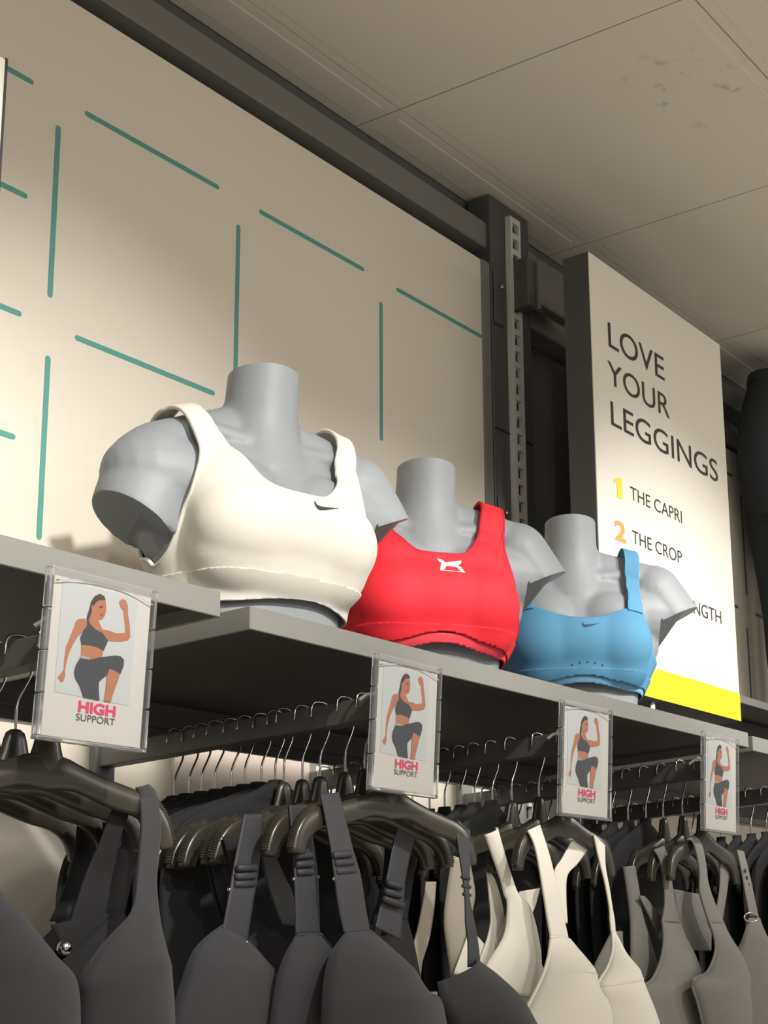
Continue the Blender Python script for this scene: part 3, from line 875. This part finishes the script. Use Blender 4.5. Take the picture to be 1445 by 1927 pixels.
def ridges(parent, rows, Y, r=.0044):
    Y -= .002
    for (p, q) in rows:
        a = at(*p, Y) - parent.location; b = at(*q, Y) - parent.location
        MB().tube([a, a.lerp(b, .05), a.lerp(b, .5) , a.lerp(b, .95), b], [r * .6, r, r * 1.05, r, r * .6], 8).build('strap_ridge', 'black_web', parent, True)
def slider(parent, p, q, Y, r=.0014):
    a = at(*p, Y) - parent.location; b = at(*q, Y) - parent.location
    MB().tube([a, b], r, 6).sphere(a, r * 1.7, 8, 6).sphere(b, r * 1.7, 8, 6).build('slider', 'chrome', parent, True)

# --- rail at the left edge: black plunge bra
t = bra('hanging_bra', 'black plunge bra with wide straps hanging at the lower left corner', 0, 1.29)
hanger(0, 1.302, .15, 'dark plastic hanger holding the black plunge bra at the lower left')
panel('cup', pts(S2, [(905, 425), (915, 600), (900, 800), (885, 960), (845, 1160), (700, 1330), (580, 1480), (510, 1600), (520, 1720), (515, 1990)], (1.296, 1.262)),
      pts(S2, [(1015, 415), (1032, 600), (1020, 800), (1005, 960), (1022, 1180), (1055, 1360), (1085, 1520), (1100, 1650), (1108, 1760), (1115, 1990)], (1.296, 1.275)), 'black_knit', t, .035, .004, 40, 16, cupshape(.38))
panel('cup', pts(S2, [(-330, 600), (-340, 850), (-350, 1100), (-360, 1300), (-370, 1500), (-380, 1700), (-380, 1990)], (1.296, 1.275)),
      pts(S2, [(-200, 600), (-120, 860), (30, 1075), (190, 1265), (350, 1445), (490, 1620), (510, 1990)], (1.296, 1.262)), 'black_knit', t, .035, .004, 40, 16, cupshape(.15))
cloth_line('binding', LAST[-2], [(i, 0) for i in range(12, 28)], .0014, 'black_knit', t, 16)
panel('strap_loop', pts(S2, [(880, 350), (900, 390), (905, 430)], 1.297), pts(S2, [(960, 330), (1000, 370), (1015, 420)], 1.297), 'black_knit', t, 0, .003, 8, 4)
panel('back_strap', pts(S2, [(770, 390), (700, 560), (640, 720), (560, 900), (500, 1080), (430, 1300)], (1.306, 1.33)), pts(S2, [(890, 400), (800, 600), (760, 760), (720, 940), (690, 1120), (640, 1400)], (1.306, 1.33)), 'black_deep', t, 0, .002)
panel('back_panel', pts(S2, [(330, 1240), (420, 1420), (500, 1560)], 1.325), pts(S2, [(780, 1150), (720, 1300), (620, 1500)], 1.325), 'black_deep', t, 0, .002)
MB().sphere(at(122, 1784, 1.30) - t.location, .0075, 14, 10).build('snap', 'chrome', t, True)

# --- rail under the nearest bust: three black bras with rolled strap adjusters
t = bra('hanging_bra', 'frontmost black bra with wide adjustable straps below the white-bra bust', 1, 1.255)
hanger(1, 1.268, .16, 'frontmost dark hanger behind the support card, under the nearest bust')
panel('strap', pts(S3, [(950, 172), (985, 350), (1012, 500), (1032, 660), (1060, 860), (1092, 1003)], (1.26, 1.25)), pts(S3, [(1058, 160), (1100, 330), (1142, 500), (1186, 650), (1215, 830), (1242, 988)], (1.26, 1.25)), 'black_web', t, 0, .0022)
panel('cup', pts(S3, [(1092, 1000), (1012, 1115), (975, 1250), (960, 1400), (955, 1560), (955, 1680)], (1.25, 1.225)), pts(S3, [(1242, 985), (1405, 1130), (1495, 1260), (1570, 1345), (1650, 1400), (1700, 1680)], (1.25, 1.225)), 'black_knit', t, .05, .004, 34, 18, lambda q: min(1, q / .35))
cloth_line('cup_edge', LAST[-1], [(0, j) for j in range(18)] + [(i, 17) for i in range(1, 22)], .0022, 'black_web', t, 18)
panel('cup', pts(S4, [(600, 1345), (620, 1450), (680, 1600), (720, 1760)], (1.245, 1.225)), pts(S4, [(840, 1205), (960, 1300), (1085, 1445), (1230, 1700)], (1.25, 1.235)), 'black_knit', t, .05, .004, 30, 16, lambda q: min(1, .35 + q))
panel('strap', pts(S4, [(715, 372), (725, 480), (748, 640), (770, 800), (775, 980), (790, 1100), (790, 1250)], (1.265, 1.25)), pts(S4, [(800, 400), (800, 520), (800, 640), (795, 800), (830, 980), (850, 1100), (865, 1240)], (1.265, 1.25)), 'black_web', t, 0, .0022)
ridges(t, [(S3(1022, 535), S3(1135, 522)), (S3(1032, 580), S3(1150, 570)), (S3(1040, 630), S3(1160, 618))], 1.253)
slider(t, S3(1030, 672), S3(1180, 650), 1.252)
ridges(t, [(S4(750, 690), S4(800, 700)), (S4(755, 745), S4(805, 755)), (S4(760, 795), S4(805, 805))], 1.256, .0025)
boxo('front_clasp', at(*S4(560, 1400), 1.235) - t.location, at(*S4(590, 1460), 1.239) - t.location, 'chrome', t, bev=.001)

t = bra('hanging_bra', 'black adjustable-strap bra second from the front below the white-bra bust', 1, 1.29)
hanger(1, 1.302, .16, 'dark hanger second from the front under the nearest bust', dx=-.005)
panel('strap', pts(S3, [(765, 238), (785, 490), (798, 690), (805, 1003)], (1.296, 1.285)), pts(S3, [(880, 235), (912, 490), (936, 690), (945, 1000)], (1.296, 1.285)), 'black_web', t, 0, .0022)
panel('cup', pts(S3, [(805, 1005), (740, 1125), (690, 1270), (650, 1530), (640, 1680)], (1.285, 1.278)), pts(S3, [(945, 1000), (1020, 1110), (1050, 1260), (1060, 1450), (1060, 1680)], (1.285, 1.278)), 'black_knit', t, .024, .004, 30, 16, lambda q: min(1, q / .35))
cloth_line('cup_edge', LAST[-1], [(0, j) for j in range(16)] + [(i, 15) for i in range(1, 12)], .0022, 'black_web', t, 16)
ridges(t, [(S3(798, 540), S3(900, 530)), (S3(802, 590), S3(905, 580)), (S3(806, 636), S3(905, 630))], 1.287)
slider(t, S3(793, 672), S3(935, 660), 1.286)
panel('strap', pts(S4, [(352, 372), (320, 520), (285, 700), (240, 900), (215, 1000)], 1.30), pts(S4, [(462, 440), (430, 560), (400, 720), (385, 900), (370, 1080)], 1.30), 'black_web', t, 0, .0022)
ridges(t, [(S4(288, 725), S4(385, 755)), (S4(275, 780), S4(380, 808)), (S4(265, 825), S4(395, 870))], 1.296)

t = bra('hanging_bra', 'black adjustable-strap bra third from the front below the left card', 1, 1.325)
hanger(1, 1.335, .16, 'dark hanger third from the front under the nearest bust', dx=-.004)
panel('strap', pts(S3, [(500, 290), (442, 580), (410, 770), (358, 1045)], (1.33, 1.315)), pts(S3, [(612, 288), (588, 580), (555, 790), (515, 1047)], (1.33, 1.315)), 'black_web', t, 0, .0022)
panel('cup', pts(S3, [(358, 950), (200, 1100), (105, 1350), (45, 1560), (30, 1680)], (1.318, 1.31)), pts(S3, [(515, 1045), (610, 1150), (690, 1270), (700, 1530), (700, 1680)], (1.315, 1.308)), 'black_knit', t, .03, .004, 30, 16, lambda q: min(1, q / .35))
cloth_line('cup_edge', LAST[-1], [(0, j) for j in range(16)] + [(i, 15) for i in range(1, 14)], .0022, 'black_web', t, 16)
ridges(t, [(S3(455, 610), S3(572, 605)), (S3(445, 660), S3(565, 655)), (S3(438, 705), S3(560, 700))], 1.318)
slider(t, S3(412, 735), S3(545, 750), 1.317)
slider(t, S3(355, 1045), S3(515, 1047), 1.310)
panel('back_strap', pts(S3, [(600, 500), (620, 640), (660, 780), (720, 940)], 1.345), pts(S3, [(660, 480), (730, 640), (790, 780), (800, 950)], 1.345), 'black_web', t, 0, .002)

# --- rail third from the left: white bras
t = bra('hanging_bra', 'front white bra with wide straps hanging below the blue-bra bust', 2, 1.265)
hanger(2, 1.278, .12, 'dark hanger holding the front white bra')
panel('strap', pts(S5, [(38, 258), (75, 335), (102, 450), (130, 620), (152, 760), (172, 875)], (1.27, 1.255)), pts(S5, [(108, 225), (142, 330), (172, 430), (205, 570), (238, 720), (276, 895)], (1.27, 1.255)), 'white_knit', t, 0, .003)
panel('cup', pts(S5, [(172, 872), (155, 1000), (112, 1130), (20, 1310), (-40, 1420), (-60, 1600)], (1.255, 1.235)), pts(S5, [(276, 892), (335, 965), (400, 1070), (455, 1190), (520, 1310), (540, 1600)], (1.255, 1.23)), 'white_knit', t, .038, .004, 34, 16, lambda q: min(1, q / .4))
cu = LAST[-1]
cloth_line('binding', cu, [(i, 0) for i in range(0, 26)], .0028, 'white_knit', t, 16)
cloth_line('binding', cu, [(i, 15) for i in range(0, 26)], .0016, 'white_knit', t, 16)
cloth_line('cup_seam', cu, [(12.1 + (j / 15) ** 2 * 4, j) for j in range(16)], .0014, 'white_knit', t, 16, .0022)
seam('strap_seam', pts(S5, [(172, 885), (225, 880), (278, 900)], 1.251), .0018, 'white_knit', t)
panel('strap', pts(S5, [(425, 285), (455, 420), (490, 560), (515, 700), (520, 780), (528, 860)], (1.27, 1.262)), pts(S5, [(488, 345), (492, 470), (515, 600), (532, 710), (545, 785), (550, 860)], (1.27, 1.262)), 'white_knit', t, 0, .003)
panel('cup', pts(S5, [(528, 850), (530, 960), (500, 1060), (440, 1170), (470, 1300), (520, 1600)], (1.262, 1.24)), pts(S5, [(550, 850), (580, 1000), (640, 1100), (715, 1215), (790, 1400), (830, 1600)], (1.262, 1.25)), 'white_knit', t, .034, .004, 34, 14, lambda q: min(1, q / .4))
cu = LAST[-1]
cloth_line('binding', cu, [(i, 0) for i in range(0, 20)], .0024, 'white_knit', t, 14)
cloth_line('cup_seam', cu, [(14.1 + (13 - j) * .45, j) for j in range(14)], .0014, 'white_knit', t, 14, .0022)
panel('back_strap', pts(S5, [(300, 310), (240, 420), (195, 500), (210, 640), (240, 800)], 1.285), pts(S5, [(395, 360), (330, 450), (270, 520), (262, 640), (270, 800)], 1.285), 'white_knit', t, 0, .0025)
panel('back_panel', pts(S5, [(-40, 880), (-20, 1000), (-30, 1300)], 1.30), pts(S5, [(60, 940), (130, 1080), (110, 1300)], 1.30), 'white_knit', t, 0, .003)

t = bra('hanging_bra', 'white racerback bra second on its rail, left of the front white bra', 2, 1.31)
hanger(2, 1.322, .12, 'dark hanger holding the second white bra')
panel('strap', pts(S4, [(890, 430), (935, 560), (985, 700), (1010, 800), (1030, 860), (1010, 1050), (900, 1240), (860, 1400)], (1.315, 1.30)), pts(S4, [(960, 385), (1000, 540), (1040, 680), (1090, 800), (1170, 880), (1220, 1060), (1240, 1240), (1210, 1440)], (1.315, 1.30)), 'white_knit', t, .01, .003, 34, 12)
panel('back_strap', pts(S4, [(905, 640), (920, 800), (930, 960), (900, 1100), (840, 1260)], 1.33), pts(S4, [(950, 700), (990, 830), (1010, 960), (1000, 1100), (960, 1280)], 1.33), 'white_knit', t, 0, .003)
panel('back_strap', pts(S4, [(1110, 780), (1060, 860), (1010, 960), (960, 1100)], 1.327), pts(S4, [(1230, 760), (1190, 900), (1100, 1030), (1010, 1180)], 1.327), 'white_knit', t, 0, .003)
panel('side_panel', pts(S4, [(700, 1290), (760, 1320), (900, 1500)], 1.335), pts(S4, [(800, 1020), (900, 1130), (1010, 1400)], 1.335), 'white_knit', t, 0, .003)

t = bra('hanging_bra', 'taupe-grey bra hanging just left of the white bras', 2, 1.36)
hanger(2, 1.372, .12, 'dark hanger holding the taupe-grey bra')
M['taupe'] = mat('taupe_knit', rgb(150, 142, 130), .85, noise=.05, nscale=70)
panel('strap', pts(S4, [(690, 560), (660, 760), (640, 960), (660, 1150), (680, 1300), (690, 1500)], 1.35), pts(S4, [(800, 640), (830, 800), (800, 960), (770, 1120), (740, 1300), (730, 1500)], 1.35), 'taupe', t, .01, .003)
panel('strap', pts(S4, [(530, 720), (500, 900), (460, 1080), (410, 1240), (390, 1500)], 1.365), pts(S4, [(590, 720), (575, 900), (545, 1080), (500, 1240), (480, 1500)], 1.365), 'taupe', t, 0, .003)

# --- rail under the leggings sign: grey bras
t = bra('hanging_bra', 'frontmost marled grey bra below the smallest support card', 3, 1.265)
hanger(3, 1.278, .115, 'dark hanger holding the frontmost grey bra at the lower right')
panel('strap', pts(S5, [(962, 312), (1005, 330), (1040, 480), (1042, 600), (1062, 690), (1098, 800)], (1.27, 1.25)), pts(S5, [(1010, 288), (1052, 335), (1078, 450), (1092, 560), (1130, 680), (1185, 800)], (1.27, 1.255)), 'grey_knit', t, .003, .003)
panel('cup', pts(S5, [(1096, 795), (1128, 890), (1128, 980), (1080, 1090), (995, 1142), (1030, 1280), (1060, 1420), (1070, 1600)], (1.25, 1.235)), pts(S5, [(1182, 795), (1225, 900), (1268, 1010), (1300, 1120), (1318, 1220), (1322, 1320), (1310, 1420), (1300, 1600)], (1.255, 1.25)), 'grey_knit', t, .04, .004, 36, 16, lambda q: min(1, q / .45))
cloth_line('binding', LAST[-1], [(i, 0) for i in range(0, 21)], .0026, 'grey_knit', t, 16)
cloth_line('side_seam', LAST[-1], [(i, 0) for i in range(21, 34)], .0018, 'grey_knit', t, 16)
panel('strap', pts(S5, [(1262, 372), (1290, 500), (1310, 620), (1335, 760)], (1.275, 1.262)), pts(S5, [(1300, 380), (1335, 520), (1360, 640), (1385, 760)], (1.275, 1.262)), 'grey_knit', t, 0, .003)
panel('cup', pts(S5, [(1330, 770), (1290, 900), (1245, 1010), (1240, 1200), (1240, 1600)], (1.262, 1.245)), pts(S5, [(1392, 770), (1430, 900), (1480, 1050), (1530, 1250), (1560, 1600)], (1.262, 1.25)), 'grey_knit', t, .035, .004, 30, 14, lambda q: min(1, q / .4))
rg = [at(*S5(1345 + 40 * math.cos(2 * PI * k / 16), 765 + 28 * math.sin(2 * PI * k / 16)), 1.256) - t.location for k in range(16)]
MB().tube(rg, .0016, 6, closed=True).build('ring', 'chrome', t, True)
for k in range(5):
    MB().sphere(at(*S5(1312 + k * 10, 492 + k * 42), 1.2635) - t.location, (.003, .0015, .004), 8, 6).build('eyelet', 'black', t, True)
panel('back_strap', pts(S5, [(1165, 440), (1160, 600), (1130, 780)], 1.285), pts(S5, [(1215, 470), (1205, 600), (1172, 800)], 1.285), 'grey_knit', t, 0, .0025)
panel('back_panel', pts(S5, [(890, 600), (930, 800), (1000, 960)], 1.295), pts(S5, [(1090, 640), (1110, 800), (1110, 960)], 1.295), 'grey_knit', t, 0, .0025)

t = bra('hanging_bra', 'marled grey bra second on its rail, between the white bra and the front grey bra', 3, 1.30)
hanger(3, 1.312, .115, 'dark hanger holding the second grey bra', dx=-.004)
panel('strap', pts(S5, [(775, 370), (812, 440), (832, 560), (838, 680), (822, 790)], (1.305, 1.29)), pts(S5, [(832, 345), (862, 430), (880, 560), (898, 680), (930, 800)], (1.305, 1.29)), 'grey_knit', t, .003, .003)
panel('cup', pts(S5, [(822, 785), (830, 900), (810, 1020), (760, 1130), (690, 1190), (700, 1320), (720, 1600)], (1.29, 1.282)), pts(S5, [(928, 795), (965, 890), (1010, 980), (1050, 1090), (1080, 1190), (1100, 1320), (1100, 1600)], (1.29, 1.282)), 'grey_knit', t, .024, .004, 36, 16, lambda q: min(1, q / .45))
cloth_line('binding', LAST[-1], [(i, 0) for i in range(0, 24)], .0026, 'grey_knit', t, 16)
panel('back_strap', pts(S5, [(690, 640), (740, 740), (800, 860)], 1.32), pts(S5, [(720, 640), (790, 720), (850, 800)], 1.32), 'grey_knit', t, 0, .0025)

t = bra('hanging_bra', 'dark marled grey bra third on its rail, behind the other grey bras', 3, 1.34)
hanger(3, 1.352, .115, 'dark hanger holding the third grey bra', dx=-.002)
panel('strap', pts(S5, [(595, 470), (615, 600), (635, 760), (640, 920), (640, 1100), (640, 1600)], (1.345, 1.33)), pts(S5, [(655, 465), (680, 600), (705, 760), (760, 920), (800, 1100), (820, 1600)], (1.345, 1.33)), 'grey_knit', t, .01, .003)
panel('strap', pts(S5, [(530, 850), (480, 940), (420, 1080), (430, 1240)], 1.35), pts(S5, [(580, 850), (600, 960), (640, 1100), (640, 1240)], 1.35), 'grey_knit', t, .01, .003)

# --- garments further back on the rails
def black_bra_mesh(half):
    """shared local meshes: straps and shell of a plain bra, origin on top of the rail"""
    z0 = -(RT - ZF); k = half / .16
    parts = {}
    for sg in (-1, 1):
        mb = MB(); a = [(sg * .132 * k, -.012, .222), (sg * .128 * k, -.014, .19), (sg * .115 * k, -.016, .15), (sg * .098 * k, -.02, .12)]
        b = [(sg * .158 * k, -.012, .218), (sg * .150 * k, -.014, .19), (sg * .140 * k, -.016, .15), (sg * .128 * k, -.02, .12)]
        A = spline(a, 8); B = spline(b, 8)
        mb.loft([[p + Vector((0, -.0012, z0)), q + Vector((0, -.0012, z0)), q + Vector((0, .0012, z0)), p + Vector((0, .0012, z0))] for p, q in zip(A, B)])
        parts['strap%d' % sg] = mb
    v = []; f = []; n = 25; rows = 12
    for i in range(rows):
        t = i / (rows - 1)
        for j in range(n):
            s_ = j / (n - 1) * 2 - 1
            top = .060 + .062 * min(1, abs(s_) / .72) ** 1.6 if abs(s_) < .86 else .122 - (abs(s_) - .86) * .5
            z = top + ((-.06) - top) * t
            x = s_ * .150 * k * (1 - .06 * t)
            y = -.022 - .020 * math.sin(PI * min(1, abs(s_))) * math.sin(PI * min(1, t * 1.2 + .1))
            v.append((x, y, z + z0))
    for i in range(rows - 1):
        for j in range(n - 1): f.append((i * n + j, (i + 1) * n + j, (i + 1) * n + j + 1, i * n + j + 1))
    return parts, v, f

def black_top(i, y, label, group, k=1.0):
    t = thing('exercise_shirt', label, 'shirt', group=group)
    z0 = -(RT - ZF)
    prof = [(.010, .302), (.024, .292), (.05, .280), (.09, .266), (.13, .248), (.155, .226), (.168, .195), (.172, .15), (.165, .05), (.160, -.08), (.158, -.25)]
    P = spline([(a * k, b + .006, 0) for a, b in prof], 26)
    rings = []
    for p in P:
        w, d = p.x, .0085
        rings.append([(w * math.cos(a) if abs(math.cos(a)) > .01 else 0, d * math.sin(a) * (1 + .25 * math.sin(7 * w * 40)), p.y + z0) for a in [2 * PI * q / 20 for q in range(20)]])
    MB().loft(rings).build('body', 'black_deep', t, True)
    return t

deep = [(0, .15, (1.338, 1.374, 1.42), []), (1, .16, (1.37, 1.40, 1.43), [1.458 + .026 * k for k in range(8)]),
        (2, .12, (), [1.41 + .03 * k for k in range(12)]), (3, .115, (), [1.39 + .034 * k for k in range(11)]), (4, .115, (), [1.30 + .034 * k for k in range(13)])]
DL = ['left-edge rail', 'rail under the nearest bust', 'white-bra rail', 'grey-bra rail', 'far right rail']
proto = {}; tproto = {}
for i, half, bl, dl in deep:
    ORD = ['first', 'second', 'third', 'fourth', 'fifth', 'sixth', 'seventh', 'eighth', 'ninth', 'tenth', 'eleventh', 'twelfth', 'thirteenth', 'fourteenth']
    for n_, y in enumerate(bl):
        hanger(i, y + .01, half, 'dark hanger of the %s plain black bra on the %s' % (ORD[n_], DL[i]), dx=random.uniform(-.004, .004), rz=math.radians(random.uniform(-4, 4)), group='hangers further back on the ' + DL[i])
        if half not in proto:
            parts, v, f = black_bra_mesh(half)
            t = thing('hanging_bra', '', 'sports bra')
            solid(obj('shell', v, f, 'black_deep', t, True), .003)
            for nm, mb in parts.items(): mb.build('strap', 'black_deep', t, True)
            proto[half] = t
        else: t = copy_tree(proto[half])
        t['label'] = 'plain black bra, %s behind the front ones on the %s' % (ORD[n_], DL[i]); t['group'] = 'black bras further back on the ' + DL[i]
        t.location = (RAILS[i], y + .01, RT); t.rotation_euler = (0, 0, math.radians(random.uniform(-5, 5)))
    for n_, y in enumerate(dl):
        hanger(i, y, half, 'hanger of the %s black shirt deep on the %s' % (ORD[n_], DL[i]), dx=random.uniform(-.003, .003), rz=math.radians(random.uniform(-5, 5)), group='hangers deep on the ' + DL[i])
        key = half
        lab = 'black shirt, %s in the packed row on the %s' % (ORD[n_], DL[i])
        if key not in tproto: t = black_top(i, y, lab, '', half / .16); tproto[key] = t
        else: t = copy_tree(tproto[key])
        t['label'] = lab; t['group'] = 'black shirts deep on the ' + DL[i]
        t.location = (RAILS[i] + random.uniform(-.003, .003), y, RT + .001); t.rotation_euler = (0, 0, math.radians(random.uniform(-4, 4)))
